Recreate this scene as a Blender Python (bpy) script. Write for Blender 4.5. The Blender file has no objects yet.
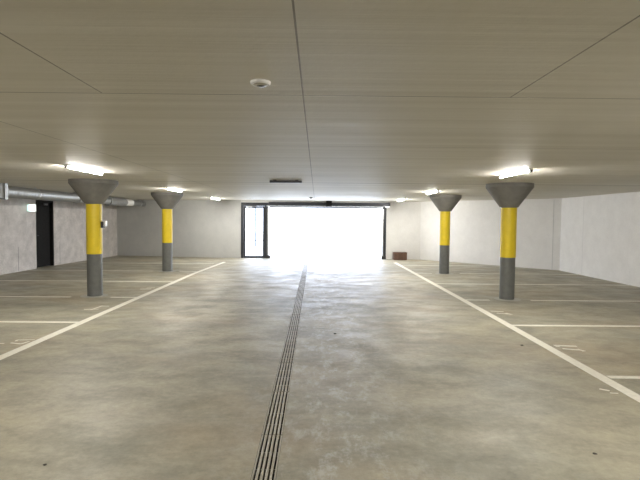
import bpy, bmesh, math, random
from mathutils import Vector, Matrix

random.seed(7)
SC = bpy.context.scene
COL = SC.collection
PI = math.pi

# ------------------------------------------------------------------ camera
EYE = 1.65
def camera():
    p, r, y = math.radians(2.45), math.radians(0.5), math.radians(0.42)
    fwd = Vector((math.sin(y)*math.cos(p), math.cos(y)*math.cos(p), -math.sin(p)))
    rt = Vector((math.cos(y), -math.sin(y), 0))
    up = rt.cross(fwd)
    rt2 = rt*math.cos(r) + up*math.sin(r)
    up2 = up*math.cos(r) - rt*math.sin(r)
    m = Matrix((rt2, up2, -fwd)).transposed().to_4x4()
    m.translation = (0, 0, EYE)
    cd = bpy.data.cameras.new('camera')
    cd.sensor_width = 36.0
    cd.lens = 27.0
    cd.clip_end = 300
    co = bpy.data.objects.new('camera', cd)
    co.matrix_world = m
    COL.objects.link(co)
    SC.camera = co
camera()

# ------------------------------------------------------------------ world, exposure
SKY = 4.3            # overcast daylight outside the open gate
TUBE = 185.0           # batten lamp radiance
w = bpy.data.worlds.new('overcast_sky')
SC.world = w
w.use_nodes = True
bg = w.node_tree.nodes['Background']
bg.inputs['Color'].default_value = (0.72, 0.81, 1.0, 1)
bg.inputs['Strength'].default_value = SKY
vs = SC.view_settings
vs.view_transform = 'Standard'
vs.look = 'None'
vs.exposure = 1.45
vs.gamma = 1.0
vs.use_curve_mapping = False

# ------------------------------------------------------------------ materials
def srgb(r, g, b):
    f = lambda c: (c/255/12.92) if c/255 <= 0.04045 else ((c/255+0.055)/1.055)**2.4
    return (f(r), f(g), f(b), 1)

class NT:
    """small helper for writing node trees"""
    def __init__(s, name):
        s.m = bpy.data.materials.new(name)
        s.m.use_nodes = True
        s.t = s.m.node_tree
        s.b = s.t.nodes['Principled BSDF']
        s.co = s.t.nodes.new('ShaderNodeTexCoord').outputs['Object']
    def new(s, kind, **kw):
        n = s.t.nodes.new(kind)
        for k, v in kw.items():
            setattr(n, k, v)
        return n
    def link(s, a, b):
        s.t.links.new(a, b)
    def mapped(s, sc=(1, 1, 1), rot=(0, 0, 0), loc=(0, 0, 0)):
        n = s.new('ShaderNodeMapping')
        n.inputs['Scale'].default_value = sc
        n.inputs['Rotation'].default_value = rot
        n.inputs['Location'].default_value = loc
        s.link(s.co, n.inputs['Vector'])
        return n.outputs['Vector']
    def noise(s, scale, detail=4, rough=0.55, vec=None, dist=0.0):
        n = s.new('ShaderNodeTexNoise')
        n.inputs['Scale'].default_value = scale
        n.inputs['Detail'].default_value = detail
        n.inputs['Roughness'].default_value = rough
        n.inputs['Distortion'].default_value = dist
        s.link(vec if vec is not None else s.co, n.inputs['Vector'])
        return n.outputs['Fac']
    def ramp(s, fac, stops):
        n = s.new('ShaderNodeValToRGB')
        e = n.color_ramp.elements
        e[0].position, e[0].color = stops[0]
        e[1].position, e[1].color = stops[1]
        for p, c in stops[2:]:
            k = e.new(p)
            k.color = c
        s.link(fac, n.inputs['Fac'])
        return n.outputs['Color']
    def rng(s, fac, a, b, c, d):
        n = s.new('ShaderNodeMapRange')
        for k, v in zip(('From Min', 'From Max', 'To Min', 'To Max'), (a, b, c, d)):
            n.inputs[k].default_value = v
        s.link(fac, n.inputs['Value'])
        return n.outputs['Result']
    def mix(s, fac, a, b, mode='MIX'):
        n = s.new('ShaderNodeMix', data_type='RGBA', blend_type=mode)
        for sock, v in ((n.inputs[0], fac), (n.inputs[6], a), (n.inputs[7], b)):
            if isinstance(v, (int, float)):
                sock.default_value = v
            elif isinstance(v, tuple):
                sock.default_value = v
            else:
                s.link(v, sock)
        return n.outputs[2]
    def math(s, op, a, b=None):
        n = s.new('ShaderNodeMath', operation=op)
        for i, v in enumerate((a, b)):
            if v is None:
                continue
            if isinstance(v, (int, float)):
                n.inputs[i].default_value = v
            else:
                s.link(v, n.inputs[i])
        return n.outputs[0]
    def bump(s, h, strength, dist=0.01):
        n = s.new('ShaderNodeBump')
        n.inputs['Strength'].default_value = strength
        n.inputs['Distance'].default_value = dist
        s.link(h, n.inputs['Height'])
        s.link(n.outputs['Normal'], s.b.inputs['Normal'])
    def col(s, c):
        if isinstance(c, tuple):
            s.b.inputs['Base Color'].default_value = c
        else:
            s.link(c, s.b.inputs['Base Color'])
    def rough(s, r):
        if isinstance(r, (int, float)):
            s.b.inputs['Roughness'].default_value = r
        else:
            s.link(r, s.b.inputs['Roughness'])

M = {}
def simple(name, c, rough=0.5, metal=0.0, spread=0.12, scale=14, bump=0.1):
    """a plain coat with slight mottling and grain"""
    n = NT(name)
    f = n.noise(scale, 5, 0.6)
    lo = tuple(x*(1-spread) for x in c[:3]) + (1,)
    hi = tuple(min(1, x*(1+spread)) for x in c[:3]) + (1,)
    n.col(n.ramp(f, [(0.3, lo), (0.7, hi)]))
    n.rough(n.rng(f, 0.3, 0.7, max(0.05, rough-0.06), min(1, rough+0.06)))
    n.b.inputs['Metallic'].default_value = metal
    if bump:
        n.bump(n.noise(scale*6, 3), bump, 0.004)
    M[name] = n.m
    return n.m

def make_floor():
    n = NT('floor_concrete')
    sx = n.new('ShaderNodeSeparateXYZ')
    n.link(n.co, sx.inputs[0])
    big = n.noise(0.55, 5, 0.62, n.mapped((0.8, 1.1, 1)), 0.2)
    mid = n.noise(1.7, 7, 0.66, n.mapped((0.9, 1.3, 1), (0, 0, 0.3), (5, 0, 0)), 0.25)
    streak = n.noise(1.0, 7, 0.68, n.mapped((0.75, 1.9, 1), (0, 0, 0.06)), 0.2)
    fine = n.noise(16, 8, 0.78)
    c = n.ramp(big, [(0.30, (0.245, 0.240, 0.190, 1)), (0.50, (0.325, 0.297, 0.218, 1)), (0.70, (0.395, 0.350, 0.248, 1))])
    c = n.mix(n.rng(mid, 0.36, 0.56, 0.55, 0.0), c, (0.190, 0.188, 0.152, 1))
    c = n.mix(n.rng(mid, 0.55, 0.72, 0.0, 0.35), c, (0.42, 0.385, 0.285, 1))
    c = n.mix(0.55, c, n.ramp(fine, [(0.32, (0.55, 0.55, 0.55, 1)), (0.66, (1.12, 1.12, 1.12, 1))]), 'MULTIPLY')
    rust = n.noise(0.55, 4, 0.55, n.mapped((0.8, 1.1, 1), (0, 0, 0), (3.1, 1.7, 0)))
    c = n.mix(n.rng(rust, 0.52, 0.72, 0.0, 0.30), c, (0.39, 0.275, 0.160, 1))
    # pale scuffing along the drain
    side = n.rng(n.math('ABSOLUTE', n.math('SUBTRACT', sx.outputs[0], 0.15)), 0.1, 1.0, 1.0, 0.0)
    scuff = n.math('MULTIPLY', side, n.rng(n.noise(3.2, 9, 0.8, n.mapped((1.5, 0.8, 1)), 0.15), 0.50, 0.62, 0.0, 0.6))
    c = n.mix(scuff, c, (0.50, 0.49, 0.46, 1))
    n.col(c)
    n.rough(n.rng(mid, 0.35, 0.65, 0.60, 0.40))
    n.b.inputs['Specular IOR Level'].default_value = 0.42
    h = n.mix(0.45, n.noise(3.0, 6, 0.65, n.mapped((0.7, 2.2, 1))), fine)
    n.bump(h, 0.35, 0.015)
    M['floor'] = n.m
make_floor()

def make_ceiling():
    n = NT('ceiling_concrete')
    sx = n.new('ShaderNodeSeparateXYZ')
    n.link(n.co, sx.inputs[0])
    X, Y = sx.outputs[0], sx.outputs[1]
    def line(axis, at, half, gate=None):
        d = n.math('ABSOLUTE', n.math('SUBTRACT', axis, at))
        f = n.math('LESS_THAN', d, half)
        return n.math('MULTIPLY', f, gate) if gate is not None else f
    near = n.math('LESS_THAN', Y, 3.06)
    far = n.math('GREATER_THAN', Y, 3.06)
    seams = [line(X, -0.092, 0.0045), line(X, -1.352, 0.005, near), line(X, 1.215, 0.005, near),
             line(X, -2.60, 0.005, far), 
             line(Y, 3.06, 0.006), line(Y, 10.29, 0.03), line(Y, 7.96, 0.012, n.math('LESS_THAN', X, -0.10)),
             line(Y, 5.15, 0.005)]
    tot = seams[0]
    for s_ in seams[1:]:
        tot = n.math('MAXIMUM', tot, s_)
    board = n.noise(1.0, 4, 0.6, n.mapped((0.12, 5.5, 1)))
    cloud = n.noise(1.3, 4, 0.6)
    c = n.ramp(board, [(0.32, (0.60, 0.57, 0.488, 1)), (0.66, (0.668, 0.64, 0.558, 1))])
    c = n.mix(0.25, c, n.ramp(cloud, [(0.3, (0.82, 0.82, 0.82, 1)), (0.7, (1, 1, 1, 1))]), 'MULTIPLY')
    c = n.mix(n.math('MULTIPLY', tot, 0.75), c, (0.11, 0.10, 0.085, 1))
    n.col(c)
    n.rough(n.rng(board, 0.3, 0.7, 0.66, 0.48))
    n.b.inputs['Specular IOR Level'].default_value = 0.38
    h = n.mix(0.10, n.noise(1.0, 4, 0.6, n.mapped((0.10, 6.0, 1))), n.noise(24, 3, 0.5))
    n.bump(h, 0.32, 0.022)
    M['ceiling'] = n.m
make_ceiling()

def make_wall(key, lo, hi, speck=0.2, scale=3.0, rough=0.8):
    n = NT(key)
    a = n.noise(scale, 5, 0.65)
    b = n.noise(38, 4, 0.7)
    c = n.ramp(a, [(0.3, lo), (0.7, hi)])
    c = n.mix(speck, c, n.ramp(b, [(0.35, (0.55, 0.55, 0.55, 1)), (0.62, (1, 1, 1, 1))]), 'MULTIPLY')
    n.col(c)
    n.rough(rough)
    n.bump(b, 0.2, 0.006)
    M[key] = n.m
make_wall('wall_concrete', (0.54, 0.51, 0.485, 1), (0.78, 0.735, 0.70, 1), 0.75)
make_wall('wall_grey', (0.50, 0.505, 0.495, 1), (0.56, 0.56, 0.545, 1), 0.12)
make_wall('wall_white', (0.68, 0.672, 0.655, 1), (0.745, 0.737, 0.72, 1), 0.12)
make_wall('outside_concrete', (0.62, 0.62, 0.60, 1), (0.70, 0.70, 0.68, 1), 0.15)

simple('line_paint', (0.72, 0.69, 0.60, 1), 0.55, 0, 0.10, 20, 0.08)
simple('worn_paint', (0.58, 0.555, 0.47, 1), 0.6, 0, 0.18, 30, 0.08)
simple('ring_screed', (0.37, 0.365, 0.33, 1), 0.6, 0, 0.12, 18, 0.1)
simple('column_grey', (0.125, 0.128, 0.118, 1), 0.55, 0, 0.14, 9, 0.12)
simple('capital_grey', (0.175, 0.168, 0.150, 1), 0.7, 0, 0.14, 7, 0.2)
simple('yellow_foam', (0.66, 0.49, 0.016, 1), 0.45, 0, 0.07, 6, 0.05)
simple('galvanised', (0.40, 0.41, 0.41, 1), 0.50, 0.9, 0.12, 25, 0.05)
simple('drain_steel', (0.36, 0.335, 0.275, 1), 0.5, 0.0, 0.15, 40, 0.08)
simple('drain_dark', (0.008, 0.008, 0.007, 1), 0.9)
simple('white_plastic', (0.78, 0.77, 0.74, 1), 0.4, 0, 0.03, 10, 0.0)
simple('beige_plastic', (0.40, 0.38, 0.31, 1), 0.35, 0, 0.05, 10, 0.0)
simple('grey_plastic', (0.22, 0.22, 0.21, 1), 0.45, 0, 0.06, 10, 0.0)
simple('dark_plastic', (0.035, 0.035, 0.036, 1), 0.45, 0, 0.1, 10, 0.0)
simple('anthracite', (0.032, 0.035, 0.042, 1), 0.4, 0.2, 0.1, 12, 0.03)
simple('black_door', (0.003, 0.003, 0.003, 1), 0.95, 0, 0.1, 12, 0.02)
simple('silver_metal', (0.62, 0.63, 0.65, 1), 0.3, 0.9, 0.06, 20, 0.02)
simple('brown_wood', (0.115, 0.062, 0.04, 1), 0.7, 0, 0.25, 12, 0.2)
simple('dark_grit', (0.05, 0.042, 0.035, 1), 0.9, 0, 0.3, 60, 0.3)
simple('pipe_grey', (0.028, 0.036, 0.05, 1), 0.5, 0, 0.05, 10, 0.0)
simple('sensor_lens', (0.10, 0.095, 0.08, 1), 0.25, 0, 0.1, 10, 0.0)

def emitter(name, c, s):
    n = NT(name)
    n.col(c)
    n.b.inputs['Emission Color'].default_value = c
    n.b.inputs['Emission Strength'].default_value = s
    M[name] = n.m
emitter('tube_light', (1.0, 0.97, 0.92, 1), TUBE)
emitter('sign_face', (0.85, 1.0, 0.97, 1), 1.2)
emitter('sign_green', (0.55, 0.90, 0.80, 1), 0.6)

def make_glass():
    n = NT('door_glass')
    n.col((1, 1, 1, 1))
    n.rough(0.0)
    n.b.inputs['Transmission Weight'].default_value = 1.0
    n.b.inputs['IOR'].default_value = 1.02
    M['glass'] = n.m
make_glass()

# ------------------------------------------------------------------ mesh helpers
def box(bm, x0, x1, y0, y1, z0, z1):
    v = [bm.verts.new(p) for p in ((x0, y0, z0), (x1, y0, z0), (x1, y1, z0), (x0, y1, z0),
                                   (x0, y0, z1), (x1, y0, z1), (x1, y1, z1), (x0, y1, z1))]
    for f in ((3, 2, 1, 0), (4, 5, 6, 7), (0, 1, 5, 4), (1, 2, 6, 5), (2, 3, 7, 6), (3, 0, 4, 7)):
        bm.faces.new([v[i] for i in f])
    return v

def prism(bm, pts, z0, z1):
    """vertical prism over a counter-clockwise outline; z0/z1 numbers or functions of (x, y)"""
    f0 = z0 if callable(z0) else (lambda x, y: z0)
    f1 = z1 if callable(z1) else (lambda x, y: z1)
    a = [bm.verts.new((x, y, f0(x, y))) for x, y in pts]
    b = [bm.verts.new((x, y, f1(x, y))) for x, y in pts]
    bm.faces.new(a[::-1])
    bm.faces.new(b)
    k = len(pts)
    for i in range(k):
        j = (i+1) % k
        bm.faces.new((a[i], a[j], b[j], b[i]))

def lathe(bm, prof, seg=48, mat=None):
    """closed solid of revolution about z from (radius, height) pairs"""
    rings = []
    mat = mat or Matrix()
    for r, z in prof:
        rings.append([bm.verts.new(mat @ Vector((r*math.cos(2*PI*i/seg), r*math.sin(2*PI*i/seg), z))) for i in range(seg)])
    for a, b in zip(rings, rings[1:]):
        for i in range(seg):
            j = (i+1) % seg
            bm.faces.new((a[i], a[j], b[j], b[i]))
    bm.faces.new(rings[0][::-1])
    bm.faces.new(rings[-1])

def along_y(y0=0):
    """maps z of a lathe to world y"""
    return Matrix.Translation((0, y0, 0)) @ Matrix.Rotation(-PI/2, 4, 'X')
def along_x(x0=0):
    return Matrix.Translation((x0, 0, 0)) @ Matrix.Rotation(PI/2, 4, 'Y')

def build(name, bm, mat, parent=None, loc=(0, 0, 0), rotz=0, bevel=0.0, smooth=True):
    if bevel:
        bmesh.ops.bevel(bm, geom=list(bm.edges), offset=bevel, segments=2, affect='EDGES', profile=0.5)
    bmesh.ops.recalc_face_normals(bm, faces=bm.faces)
    me = bpy.data.meshes.new(name)
    bm.to_mesh(me)
    bm.free()
    me.materials.append(M[mat])
    if smooth:
        me.shade_smooth()
        me.set_sharp_from_angle(angle=math.radians(32))
    o = bpy.data.objects.new(name, me)
    COL.objects.link(o)
    o.location = loc
    o.rotation_euler = (0, 0, rotz)
    if parent:
        o.parent = parent
    return o

def boxes(name, mat, lst, parent=None, loc=(0, 0, 0), rotz=0, bevel=0.0):
    bm = bmesh.new()
    for b in lst:
        box(bm, *b)
    return build(name, bm, mat, parent, loc, rotz, bevel, smooth=False)

def tag(o, label, cat, group=None, kind=None):
    o['label'] = label
    o['category'] = cat
    if group:
        o['group'] = group
    if kind:
        o['kind'] = kind
    return o

def thing(name, label, cat, loc=(0, 0, 0), rotz=0, group=None, kind=None):
    o = bpy.data.objects.new(name, None)
    o.empty_display_size = 0.1
    COL.objects.link(o)
    o.location = loc
    o.rotation_euler = (0, 0, rotz)
    return tag(o, label, cat, group, kind)

# ------------------------------------------------------------------ the room
XL, XR = -8.95, 8.22           # side walls
YB, YF = 20.15, -9.0           # gate wall, wall behind the viewer
GX0, GX1, GZ = -3.18, 2.93, 2.336       # opening in the gate wall
def ceil_z(y):
    return 2.43
T = 0.28
cz = lambda x, y: ceil_z(y)

# drain axis: slightly oblique to the aisle
DX0, DY0, DROT = -0.325, 2.97, 0.0035
def drain_x(y):
    return DX0 - DROT*(y-DY0)
DW = 0.080                      # half width of the channel opening
DA, DB = 1.74, 17.55            # ends of the drain

bm = bmesh.new()
xa, xb = XL-T, XR+T
yb = YB + 0.30
lo = -0.22
prism(bm, [(xa, YF-T), (xb, YF-T), (xb, DA), (xa, DA)], lo, 0)
prism(bm, [(xa, DB), (xb, DB), (xb, yb), (GX0, yb), (xa, 21.35)], lo, 0)
prism(bm, [(xa, DA), (drain_x(DA)-DW, DA), (drain_x(DB)-DW, DB), (xa, DB)], lo, 0)
prism(bm, [(drain_x(DA)+DW, DA), (xb, DA), (xb, DB), (drain_x(DB)+DW, DB)], lo, 0)
prism(bm, [(drain_x(DA)-DW, DA), (drain_x(DA)+DW, DA), (drain_x(DB)+DW, DB), (drain_x(DB)-DW, DB)], lo, lo+0.06)
floor = build('floor', bm, 'floor', smooth=False)
tag(floor, 'stained beige concrete garage floor with painted bay lines', 'floor', kind='structure')

bm = bmesh.new()
prism(bm, [(xa, YF-T), (xb, YF-T), (xb, YB+0.29), (GX0, YB+0.29), (xa, 21.34)], cz, lambda x, y: ceil_z(y)+0.3)
ceiling = build('ceiling', bm, 'ceiling', smooth=False)
tag(ceiling, 'beige concrete slab ceiling with thin panel joints', 'ceiling', kind='structure')

# left wall with the doorway
DY_A, DY_B, DZ = 15.38, 16.42, 2.2
bm = bmesh.new()
prism(bm, [(XL-T, YF), (XL, YF), (XL, DY_A), (XL-T, DY_A)], 0, cz)
prism(bm, [(XL-T, DY_B), (XL, DY_B), (-8.7, 21.0), (XL-T, 21.04)], 0, cz)
prism(bm, [(XL-T, DY_A), (XL, DY_A), (XL, DY_B), (XL-T, DY_B)], DZ, cz)
prism(bm, [(XL-T-0.1, DY_A-0.3), (XL-T, DY_A-0.3), (XL-T, DY_B+0.3), (XL-T-0.1, DY_B+0.3)], -0.2, cz)  # unseen backing slab, added to stop sky light leaking round the door
wl = build('wall_left', bm, 'wall_concrete', smooth=False)
tag(wl, 'speckled grey concrete wall on the left with black doorway', 'wall', kind='structure')
for y in (14.45,):        # shallow vertical wall joints, low on the wall
    boxes('wall_joint', 'column_grey', [(-0.002, 0.0015, -0.008, 0.008, 0.02, 0.75)], wl, (XL, y, 0))
boxes('wall_joint', 'column_grey', [(-0.002, 0.0015, -0.008, 0.008, 0.02, 0.80)], wl, (-8.932, 16.75, 0), -0.0545)

bm = bmesh.new()
prism(bm, [(XL-T, 21.04), (-8.7, 21.0), (GX0, YB), (GX0, YB+T), (XL-T, 21.04+T)], 0, cz)
wbl = build('wall_back_left', bm, 'wall_grey', smooth=False)
tag(wbl, 'plain grey back wall left of the open gate', 'wall', kind='structure')
bm = bmesh.new()
prism(bm, [(GX1, YB), (4.36, YB), (4.46, YB+T), (GX1, YB+T)], 0, cz)
prism(bm, [(GX0, YB), (GX1, YB), (GX1, YB+T), (GX0, YB+T)], GZ, cz)
wbr = build('wall_back', bm, 'wall_white', smooth=False)
tag(wbr, 'short white back wall and lintel right of the open gate', 'wall', kind='structure')
bm = bmesh.new()
prism(bm, [(4.36, YB), (8.22, 16.10), (8.22+T, 16.22), (4.46, YB+T)], 0, cz)
wba = build('wall_back_right', bm, 'wall_white', smooth=False)
tag(wba, 'white angled wall between gate wall and right wall', 'wall', kind='structure')
boxes('wall_joint', 'wall_grey', [(-0.01, 0.01, -0.004, 0.004, 0.0, 2.38)], wba, (8.05, 16.275, 0), -0.81)
bm = bmesh.new()
prism(bm, [(XR, YF), (XR+T, YF), (XR+T, 16.22), (XR, 16.10)], 0, cz)
wr = build('wall_right', bm, 'wall_white', smooth=False)
tag(wr, 'long white painted wall on the right', 'wall', kind='structure')
for y in (14.75, 11.3):
    boxes('wall_joint', 'wall_grey', [(-0.0015, 0.002, -0.006, 0.006, 0.02, 2.38)], wr, (XR, y, 0))
bm = bmesh.new()
prism(bm, [(XL-T, YF-T), (XR+T, YF-T), (XR+T, YF), (XL-T, YF)], 0, cz)
tag(build('wall_front', bm, 'wall_grey', smooth=False), 'grey wall closing the garage behind the viewer', 'wall', kind='structure')

# painted markings: children of the floor
def strip(name, mat, pts, wid, z=0.0015):
    """flat painted strip along a polyline"""
    bm = bmesh.new()
    L, Rr = [], []
    for i, p in enumerate(pts):
        a = Vector(pts[max(0, i-1)]); b = Vector(pts[min(len(pts)-1, i+1)])
        d = (b-a).normalized(); nrm = Vector((-d.y, d.x))
        p = Vector(p)
        l, r = p+nrm*wid/2, p-nrm*wid/2
        L.append((bm.verts.new((l.x, l.y, 0)), bm.verts.new((l.x, l.y, z))))
        Rr.append((bm.verts.new((r.x, r.y, 0)), bm.verts.new((r.x, r.y, z))))
    for i in range(len(pts)-1):
        bm.faces.new((L[i][1], L[i+1][1], Rr[i+1][1], Rr[i][1]))
        bm.faces.new((L[i][0], L[i][1], L[i+1][1], L[i+1][0]))
        bm.faces.new((Rr[i][0], Rr[i][1], Rr[i+1][1], Rr[i+1][0]))
    return build(name, bm, mat, floor, smooth=False)

strip('edge_line', 'line_paint', [(-3.70, -4), (-3.69, 5.5), (-3.66, 14.4), (-3.49, 18.25)], 0.125)
strip('edge_line', 'line_paint', [(3.015, -4), (3.035, 4.4), (3.065, 8.5), (3.06, 18.6)], 0.125)
for y in (0.0, 2.5, 5.02, 7.52, 9.93, 12.45, 14.93, 17.5):
    gap = 9 < y < 10.5 or 14 < y < 15.5
    xr_end = XR - 0.02 if y < 16 else 6.7
    if gap:
        strip('bay_line', 'line_paint', [(-3.74, y), (-4.26, y)], 0.085)
        strip('bay_line', 'line_paint', [(-5.08, y), (-8.9, y)], 0.085)
        strip('bay_line', 'line_paint', [(3.12, y), (3.62, y)], 0.085)
        strip('bay_line', 'line_paint', [(4.48, y), (xr_end, y)], 0.085)
    else:
        strip('bay_line', 'line_paint', [(-3.74, y), (-8.9, y)], 0.085)
        strip('bay_line', 'line_paint', [(3.12, y), (xr_end, y)], 0.085)

def stroke_mark(strokes, mat='line_paint'):
    bm = bmesh.new()
    for (x0, y0, x1, y1, wd) in strokes:
        a, b = Vector((x0, y0)), Vector((x1, y1))
        d = (b-a).normalized(); nn = Vector((-d.y, d.x))*wd/2
        prism(bm, [tuple(a-nn), tuple(b-nn), tuple(b+nn), tuple(a+nn)], 0.0, 0.0017)
    return build('bay_marking', bm, mat, floor, smooth=False)
# worn numerals beside the edge lines, read from the aisle
stroke_mark([(3.20, 6.31, 3.46, 6.27, 0.055), (3.20, 6.33, 3.20, 6.24, 0.05), (3.21, 6.15, 3.42, 6.08, 0.045), (3.39, 6.13, 3.43, 6.03, 0.05)])
stroke_mark([(3.20, 8.70, 3.42, 8.66, 0.04), (3.24, 8.52, 3.46, 8.42, 0.04), (3.40, 8.52, 3.46, 8.40, 0.06)])
stroke_mark([(-4.12, 6.22, -4.06, 6.22, 0.03), (-4.00, 6.40, -3.78, 6.42, 0.025), (-4.00, 6.40, -3.98, 6.34, 0.03),
             (-3.99, 6.25, -3.83, 6.20, 0.03), (-3.83, 6.20, -3.80, 6.33, 0.03)])
stroke_mark([(-4.16, 8.58, -3.92, 8.62, 0.04), (-4.02, 8.56, -4.00, 8.95, 0.035), (-4.00, 8.92, -3.86, 8.92, 0.035)])
stroke_mark([(-4.08, 11.10, -3.84, 11.14, 0.05), (-4.00, 11.30, -3.82, 11.34, 0.05)])
stroke_mark([(2.81, 4.66, 2.88, 4.61, 0.03), (2.85, 4.55, 2.92, 4.54, 0.02)])
for x, y in ((-4.685, 10.15), (4.055, 10.12), (-4.645, 14.97), (3.99, 14.9)):
    bm = bmesh.new()
    lathe(bm, [(0.27, 0), (0.27, 0.001)], 40)
    build('screed_patch', bm, 'ring_screed', floor, (x, y-0.03, 0))

# doorway in the left wall
d1 = thing('door_1', 'black steel door in the left concrete wall', 'door', (XL-0.11, (DY_A+DY_B)/2, 0), kind='structure')
hw = (DY_B-DY_A)/2
boxes('door_leaf', 'black_door', [(-0.05, 0.0, -hw+0.06, hw-0.06, 0.01, DZ-0.06)], d1)
boxes('door_frame', 'black_door', [(-0.08, 0.10, -hw+0.002, -hw+0.06, 0.002, DZ-0.002), (-0.08, 0.10, hw-0.06, hw-0.002, 0.002, DZ-0.002),
                                   (-0.08, 0.10, -hw+0.06, hw-0.06, DZ-0.06, DZ-0.002)], d1)
boxes('door_handle', 'anthracite', [(0.0, 0.012, -hw+0.10, -hw+0.14, 0.95, 1.12), (0.012, 0.05, -hw+0.11, -hw+0.13, 1.04, 1.06), (0.04, 0.055, -hw+0.11, -hw+0.24, 1.04, 1.06)], d1)
c1 = boxes('door_closer', 'grey_plastic', [(0.0, 0.045, 0.10, 0.30, DZ-0.16, DZ-0.10)], d1, bevel=0.004)
c1['label'] = 'small grey door closer'

# ------------------------------------------------------------------ outside the gate
bm = bmesh.new()
prism(bm, [(-30, 22.4), (xa-0.01, 21.36), (GX0, YB+0.30), (30, YB+0.30), (30, 60), (-30, 60)], -0.22, -0.01)
tag(build('ground_outside', bm, 'outside_concrete', smooth=False), 'pale sunlit concrete forecourt outside the open gate', 'ground', kind='structure')
bm = bmesh.new()
prism(bm, [(-14, 30.2), (-3.95, 30.2), (-3.95, 30.6), (-14, 30.6)], -0.01, 4.5)
tag(build('wall_outside', bm, 'outside_concrete', smooth=False), 'pale outside wall seen through the glazed side door', 'wall', kind='structure')
t = thing('railing', 'grey metal railing outside behind the glazed side door', 'railing', (-3.62, 28.4, -0.01))
bm = bmesh.new(); lathe(bm, [(0.05, 0), (0.05, 2.45)], 16)
build('post', bm, 'pipe_grey', t)
bm = bmesh.new(); lathe(bm, [(0.035, 0.03), (0.035, 0.62)], 16, Matrix.Translation((0, 0, 0.38)) @ along_x())
build('rail', bm, 'pipe_grey', t)

# ------------------------------------------------------------------ glazed side door and gate
FY = YB + 0.06                  # plane of the frames
d2 = thing('door_2', 'glazed side door in dark frame left of the gate', 'door', (GX0, FY, 0), kind='structure')
W2 = 1.15                       # frame width, from wall to the gate post
boxes('door_frame', 'anthracite', [(0.003, 0.10, 0, 0.09, 0.002, 2.335), (W2-0.17, W2, -0.02, 0.11, 0.002, 2.13),
                                   (0.10, W2-0.17, 0, 0.09, 2.19, 2.335), (W2-0.17, W2, 0, 0.09, 2.13, 2.335), (0.10, W2-0.17, 0.01, 0.08, 0.0, 0.012)], d2)
leaf = boxes('door_leaf', 'anthracite', [(0.105, 0.185, 0.015, 0.065, 0.015, 2.185), (W2-0.235, W2-0.175, 0.015, 0.065, 0.015, 2.185),
                                         (0.185, W2-0.235, 0.015, 0.065, 0.015, 0.095), (0.185, W2-0.235, 0.015, 0.065, 2.10, 2.185)], d2)
boxes('glass_pane', 'glass', [(0.185, W2-0.235, 0.037, 0.043, 0.095, 2.10)], leaf)
boxes('door_closer', 'silver_metal', [(0.22, 0.46, -0.03, 0.014, 2.125, 2.175), (0.30, 0.62, -0.022, -0.010, 2.178, 2.187)], d2)
bm = bmesh.new()
box(bm, W2-0.215, W2-0.195, -0.045, -0.025, 1.0, 1.06)
box(bm, W2-0.215, W2-0.195, -0.045, 0.015, 1.02, 1.04)
box(bm, W2-0.33, W2-0.195, -0.055, -0.040, 1.02, 1.04)
build('door_handle', bm, 'silver_metal', leaf, smooth=False)

gate = thing('garage_gate', 'wide open overhead garage gate with dark header and rails', 'gate', (0, FY, 0))
gx0, gx1 = GX0+W2+0.005, GX1-0.004
boxes('jamb_post', 'anthracite', [(gx1-0.15, gx1, -0.02, 0.10, 0.002, 2.335)], gate)
boxes('guide_rail', 'silver_metal', [(gx1-0.165, gx1-0.15, -0.045, 0.0, 0.05, 2.10), (gx1-0.165, gx1-0.11, -0.045, -0.037, 0.05, 2.10)], gate)
boxes('guide_rail', 'silver_metal', [(gx0, gx0+0.014, -0.045, 0.0, 0.05, 2.10), (gx0-0.05, gx0+0.014, -0.045, -0.037, 0.05, 2.10)], gate)
boxes('foot_plate', 'dark_plastic', [(gx1-0.19, gx1+0.0, -0.10, -0.045, 0.0, 0.13)], gate)
boxes('foot_plate', 'dark_plastic', [(gx0-0.08, gx0+0.09, -0.10, -0.045, 0.0, 0.13)], gate)
boxes('header_beam', 'anthracite', [(gx0, gx1-0.15, 0.0, 0.12, 2.215, 2.335), (gx0+0.02, GX1+0.14, -0.14, -0.062, 2.225, 2.365)], gate)
bm = bmesh.new()
lathe(bm, [(0.016, 0.0), (0.016, gx1-gx0-0.12)], 16, Matrix.Translation((gx0+0.02, -0.12, 2.205)) @ along_x())
build('torsion_shaft', bm, 'silver_metal', gate)
for x in (gx0-0.06, GX1-0.06):
    boxes('bearing_bracket', 'silver_metal', [(x, x+0.15, -0.155, -0.062, 2.165, 2.224)], gate)
for x in (-0.95, 0.30, 1.25, 2.15):
    boxes('shaft_clip', 'silver_metal', [(x, x+0.05, -0.145, -0.062, 2.185, 2.224)], gate)
# raised leaf: its sections lie flat outside of the header line, only the lowest edge shows
boxes('gate_leaf', 'anthracite', [(gx0+0.03, gx1-0.17, 0.0, 0.06, 2.125, 2.195)], gate)
boxes('bottom_seal', 'silver_metal', [(gx0+0.03, gx1-0.17, -0.012, 0.0, 2.165, 2.20)], gate)
mot = boxes('motor_housing', 'black_door', [(0.385, 0.625, -0.40, -0.141, 2.19, 2.42)], gate, bevel=0.015)
mot['label'] = 'black gate motor at the middle of the header'

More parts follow.
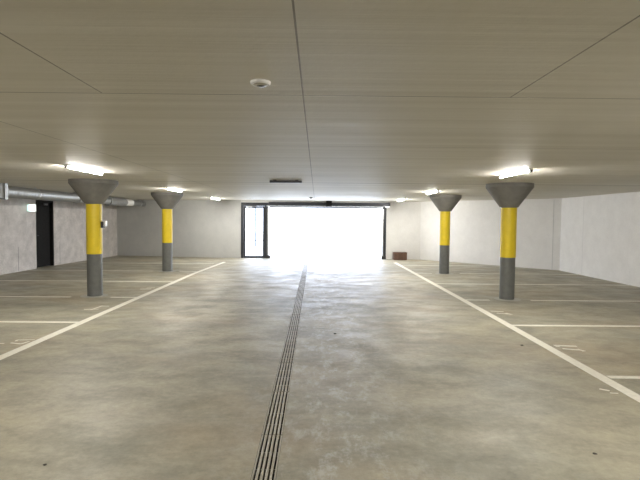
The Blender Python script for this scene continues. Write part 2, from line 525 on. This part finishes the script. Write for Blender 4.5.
# ------------------------------------------------------------------ columns
def column(x, y, label):
    top = ceil_z(y) - 0.001
    t = thing('concrete_column', label, 'column', (x, y, 0), 0, 'round columns with yellow sleeves', 'thing')
    bm = bmesh.new()
    lathe(bm, [(0.151, 0.0), (0.151, 1.945)], 56)
    build('shaft', bm, 'column_grey', t)
    bm = bmesh.new()
    lathe(bm, [(0.1512, 0.885), (0.1575, 0.885), (0.1575, 1.93), (0.1512, 1.93)], 56)
    for a in (-0.55, PI-0.55):  # lap joints of the wrapped sheet
        m = Matrix.Rotation(a - PI/2 + 0.0, 4, 'Z')
        vs_ = box(bm, -0.020, 0.020, 0.152, 0.1600, 0.89, 1.925)
        for v in vs_:
            v.co = m @ v.co
    build('yellow_sleeve', bm, 'yellow_foam', t)['label'] = 'yellow foam impact sleeve'
    bm = bmesh.new()
    lathe(bm, [(0.180, 1.938), (0.186, 1.945), (0.470, top-0.085), (0.477, top-0.078), (0.477, top)], 64)
    build('capital', bm, 'capital_grey', t)
    return t
column(-4.685, 10.15, 'nearer left round column, yellow and grey, with a switch box on its side')
column(4.055, 10.12, 'nearer right round column, yellow and grey, largest before the white wall')
column(-4.645, 14.97, 'farther left round column, yellow and grey, before the grey back wall')
column(3.99, 14.9, 'farther right round column, yellow and grey, nearest the brown crate')

# switch box clamped to the near left column
t = thing('switch_box', 'small white and black switch box on nearer left column', 'switch', (-4.685+0.164, 10.15, 1.49))
boxes('bracket', 'dark_plastic', [(-0.005, 0.055, -0.06, 0.03, -0.055, 0.075)], t, bevel=0.006)
boxes('casing', 'white_plastic', [(0.057, 0.097, -0.055, 0.045, -0.02, 0.09)], t, bevel=0.008)
boxes('key_barrel', 'silver_metal', [(0.066, 0.086, -0.066, -0.056, 0.03, 0.05)], t)

# ------------------------------------------------------------------ batten lamps
def batten(x, y0, y1, label):
    ym, L = (y0+y1)/2, (y1-y0)/2
    t = thing('batten_lamp', label, 'lamp', (x, ym, ceil_z(ym)-0.001), 0, 'ceiling batten lamps in two rows')
    boxes('housing', 'white_plastic', [(-0.032, 0.032, -L, L, -0.018, 0.0)], t, bevel=0.003)
    bm = bmesh.new()
    prof = [(-0.016, -0.0185), (0.016, -0.0185), (0.017, -0.028), (0.012, -0.036), (0.0, -0.039), (-0.012, -0.036), (-0.017, -0.028)]
    a = [bm.verts.new((px, -L+0.03, pz)) for px, pz in prof]
    b = [bm.verts.new((px, L-0.03, pz)) for px, pz in prof]
    bm.faces.new(a); bm.faces.new(b[::-1])
    for i in range(len(prof)):
        j = (i+1) % len(prof)
        bm.faces.new((a[i], b[i], b[j], a[j]))
    build('diffuser', bm, 'tube_light', t)
    for s in (-1, 1):
        e = [(-0.024, 0.024, -L-0.004, -L+0.029, -0.050, -0.0185)] if s < 0 else [(-0.024, 0.024, L-0.029, L+0.004, -0.050, -0.0185)]
        boxes('end_cap', 'grey_plastic', e, t, bevel=0.004)
for lab, x, y0, y1 in (
        ('lit batten lamp on ceiling just before the nearer left column', -3.74, 7.2, 8.4),
        ('lit batten lamp on ceiling just before the nearer right column', 3.17, 7.12, 8.3),
        ('lit batten lamp on ceiling beside the farther left column', -3.86, 12.4, 13.65),
        ('lit batten lamp on ceiling beside the farther right column', 3.13, 12.4, 13.65),
        ('lit batten lamp before the back wall left of glazed door', -3.88, 17.6, 19.1),
        ('lit batten lamp above the brown crate right of the gate', 3.20, 17.4, 18.9),
        ('lit batten lamp of the left row, beside the viewer', -3.74, 1.9, 3.4),
        ('lit batten lamp of the right row, beside the viewer', 3.17, 1.8, 3.3),
        ('lit batten lamp of the left row, behind the viewer', -3.74, -3.4, -1.9),
        ('lit batten lamp of the right row, behind the viewer', 3.17, -3.4, -1.9)):
    batten(x, y0, y1, lab)

# ------------------------------------------------------------------ drain grates
def grate(y0, y1, label):
    t_y = (y0+y1)/2
    L = (y1-y0)/2 - 0.004
    bm = bmesh.new()
    bars = [(-0.077, -0.0668), (-0.0532, -0.0368), (-0.0232, -0.0068), (0.0068, 0.0232), (0.0368, 0.0532), (0.0668, 0.077)]
    for a, b in bars:
        box(bm, a, b, -L+0.004, L-0.004, -0.022, 0.0)
    box(bm, -0.077, 0.077, -L, -L+0.004, -0.022, -0.004)
    box(bm, -0.077, 0.077, L-0.004, L, -0.022, -0.004)
    k = 4                      # cross bars lie deeper than the long bars
    for i in range(1, k):
        yy = -L + 2*L*i/k
        box(bm, -0.077, 0.077, yy-0.006, yy+0.006, -0.050, -0.0225)
    o = build('drain_grate', bm, 'drain_steel', None, (drain_x(t_y), t_y, 0.0015), DROT, smooth=False)
    tag(o, label, 'grate', 'slotted grates of the floor drain')
ordn = ['just at the feet of the viewer', 'nearest one in view', 'second nearest in view', 'third nearest in view', 'fourth nearest in view',
        'fifth nearest in view', 'sixth nearest in view', 'seventh nearest in view', 'eighth nearest in view',
        'ninth nearest in view', 'seventh from the gate end', 'sixth from the gate end', 'fifth from the gate end',
        'fourth from the gate end', 'third from the gate end', 'second from the gate end', 'closest to the open gate']
bm = bmesh.new()
prism(bm, [(drain_x(DA)-DW+0.002, DA+0.002), (drain_x(DA)+DW-0.002, DA+0.002), (drain_x(DB)+DW-0.002, DB-0.002), (drain_x(DB)-DW+0.002, DB-0.002)], -0.155, -0.15)
for s in (-1, 1):
    prism(bm, [(drain_x(DA)+s*(DW-0.001)-0.001, DA+0.002), (drain_x(DA)+s*(DW-0.001)+0.001, DA+0.002),
               (drain_x(DB)+s*(DW-0.001)+0.001, DB-0.002), (drain_x(DB)+s*(DW-0.001)-0.001, DB-0.002)], -0.15, -0.001)
    prism(bm, [(drain_x(DA)+s*(DW-0.009)-0.006, DA+0.002), (drain_x(DA)+s*(DW-0.009)+0.006, DA+0.002),
               (drain_x(DB)+s*(DW-0.009)+0.006, DB-0.002), (drain_x(DB)+s*(DW-0.009)-0.006, DB-0.002)], -0.09, -0.0505)
build('drain_channel', bm, 'drain_dark', floor, smooth=False)
for k in range(17):
    grate(1.745+0.9297*k, 1.745+0.9297*(k+1), 'slotted steel drain grate in the floor, ' + ordn[k])

# ------------------------------------------------------------------ ventilation duct
DXc, DZc, DR = -7.45, 2.25, 0.14
du = thing('ventilation_duct', 'round galvanised ventilation duct along the left wall under the ceiling', 'duct', (DXc, 0, DZc))
def duct_piece(name, prof, mat='galvanised', seg=40):
    bm = bmesh.new()
    lathe(bm, prof, seg, along_y())
    return build(name, bm, mat, du)
prof = [(DR, 7.0)]
y = 7.0
while y < 17.15:                # spiral seams every 12 cm
    prof += [(DR, y+0.055), (DR+0.003, y+0.058), (DR+0.003, y+0.062), (DR, y+0.065)]
    y += 0.12
prof += [(DR, 17.24)]
duct_piece('duct_pipe', prof)
duct_piece('duct_pipe', [(DR-0.02, 18.62), (DR-0.02, 20.72)])
duct_piece('silencer', [(DR+0.012, 17.24), (DR+0.012, 18.62)], 'grey_plastic')['label'] = 'darker silencer section near the back wall'
duct_piece('tape_band', [(DR-0.012, 18.75), (DR-0.012, 19.35)], 'white_plastic')
for y in (14.95, 17.2):
    duct_piece('flange', [(DR+0.001, y-0.035), (DR+0.036, y-0.035), (DR+0.036, y+0.035), (DR+0.001, y+0.035)])
boxes('damper_box', 'grey_plastic', [(-0.17, 0.17, 10.96, 11.25, -0.17, 0.165)], du)['label'] = 'grey square damper box'
boxes('damper_frame', 'galvanised', [(-0.20, 0.20, 10.90, 10.96, -0.20, 0.176)], du)
boxes('damper_frame', 'galvanised', [(-0.20, 0.20, 11.25, 11.36, -0.20, 0.176)], du)
for y in (8.5, 12.8, 16.2, 20.2):
    top = ceil_z(y)-DZc-0.001
    bm = bmesh.new()
    lathe(bm, [(DR+0.004, y-0.015), (DR+0.007, y-0.015), (DR+0.007, y+0.015), (DR+0.004, y+0.015)], 40, along_y())
    box(bm, -0.012, 0.012, y-0.012, y+0.012, DR+0.004, top)
    build('hanger', bm, 'silver_metal', du)

# ------------------------------------------------------------------ signs and small ceiling things
t = thing('exit_sign', 'small lit white and green exit sign beside the black door', 'sign', (XL, 14.95, 1.93))
boxes('casing', 'white_plastic', [(0.0, 0.26, -0.015, 0.015, -0.11, 0.11)], t, bevel=0.003)
boxes('lit_face', 'sign_face', [(0.010, 0.25, -0.019, -0.0155, -0.10, 0.10)], t)
boxes('green_field', 'sign_green', [(0.010, 0.075, -0.021, -0.0195, -0.10, 0.10)], t)

zc = ceil_z(9.62)
t = thing('ceiling_box', 'flat dark grey box hung under the ceiling mid aisle', 'box', (-0.62, 9.62, zc-0.001))
boxes('casing', 'dark_plastic', [(-0.32, 0.32, -0.06, 0.06, -0.056, -0.012)], t, bevel=0.004)
for s in (-0.22, 0.22):
    boxes('bracket', 'dark_plastic', [(s-0.03, s+0.03, -0.03, 0.03, -0.012, 0.0)], t)

zc = ceil_z(2.73)
t = thing('smoke_detector', 'round white smoke detector on the ceiling near the viewer', 'detector', (-0.325, 2.765, zc-0.001))
bm = bmesh.new(); lathe(bm, [(0.043, -0.0165), (0.046, -0.018), (0.051, -0.018), (0.056, -0.012), (0.057, 0.0)], 48)
build('base', bm, 'white_plastic', t)
bm = bmesh.new()
lathe(bm, [(0.024, -0.024), (0.033, -0.0225), (0.0415, -0.017)], 48)
build('cover', bm, 'beige_plastic', t)
bm = bmesh.new(); lathe(bm, [(0.010, -0.029), (0.018, -0.0275), (0.0235, -0.0245)], 40)
build('lens', bm, 'sensor_lens', t)

t = thing('ceiling_sensor', 'tiny dark sensor on the ceiling before the gate header', 'sensor', (-0.205, 16.8, ceil_z(16.8)-0.001))
bm = bmesh.new(); lathe(bm, [(0.03, -0.045), (0.05, -0.03), (0.055, 0.0)], 24)
build('body', bm, 'grey_plastic', t)
bm = bmesh.new(); lathe(bm, [(0.012, -0.058), (0.022, -0.052), (0.026, -0.0455)], 24)
build('lens', bm, 'dark_plastic', t)

# ------------------------------------------------------------------ brown crate by the gate
t = thing('wooden_crate', 'small brown slatted wooden crate against the white wall', 'crate', (3.47, 19.90, 0))
for x0 in (-0.27, -0.135, 0.005, 0.145):
    boxes('slat', 'brown_wood', [(x0, x0+0.125, -0.17, -0.150, 0.012, 0.30)], t, bevel=0.003)
    boxes('slat', 'brown_wood', [(x0, x0+0.125, 0.150, 0.17, 0.012, 0.30)], t, bevel=0.003)
boxes('side_panel', 'brown_wood', [(-0.27, -0.25, -0.149, 0.149, 0.012, 0.30)], t)
boxes('side_panel', 'brown_wood', [(0.25, 0.27, -0.149, 0.149, 0.012, 0.30)], t)
boxes('bottom_board', 'brown_wood', [(-0.249, 0.249, -0.149, 0.149, 0.0, 0.03)], t)
boxes('lid', 'brown_wood', [(-0.28, 0.28, -0.18, 0.18, 0.301, 0.318)], t, bevel=0.003)

# ------------------------------------------------------------------ specks of grit on the floor
def pebble(x, y, r, label):
    bm = bmesh.new()
    bmesh.ops.create_icosphere(bm, subdivisions=2, radius=1)
    for v in bm.verts:
        k = 1 + random.uniform(-0.22, 0.22)
        v.co = Vector((v.co.x*r*1.2*k, v.co.y*r*k, max(-0.0, v.co.z*0.35*r*k + 0.25*r)))
    o = build('pebble', bm, 'dark_grit', None, (x, y, 0))
    tag(o, label, 'pebble', 'dark specks of grit on the floor')
pebble(2.743, 6.294, 0.019, 'dark speck of grit beside the right edge line')
pebble(1.994, 3.333, 0.013, 'dark speck of grit at the lower right of the floor')
pebble(-1.796, 3.143, 0.010, 'dark speck of grit at the lower left of the floor')
pebble(0.279, 6.863, 0.018, 'dark speck of grit just right of the floor drain')
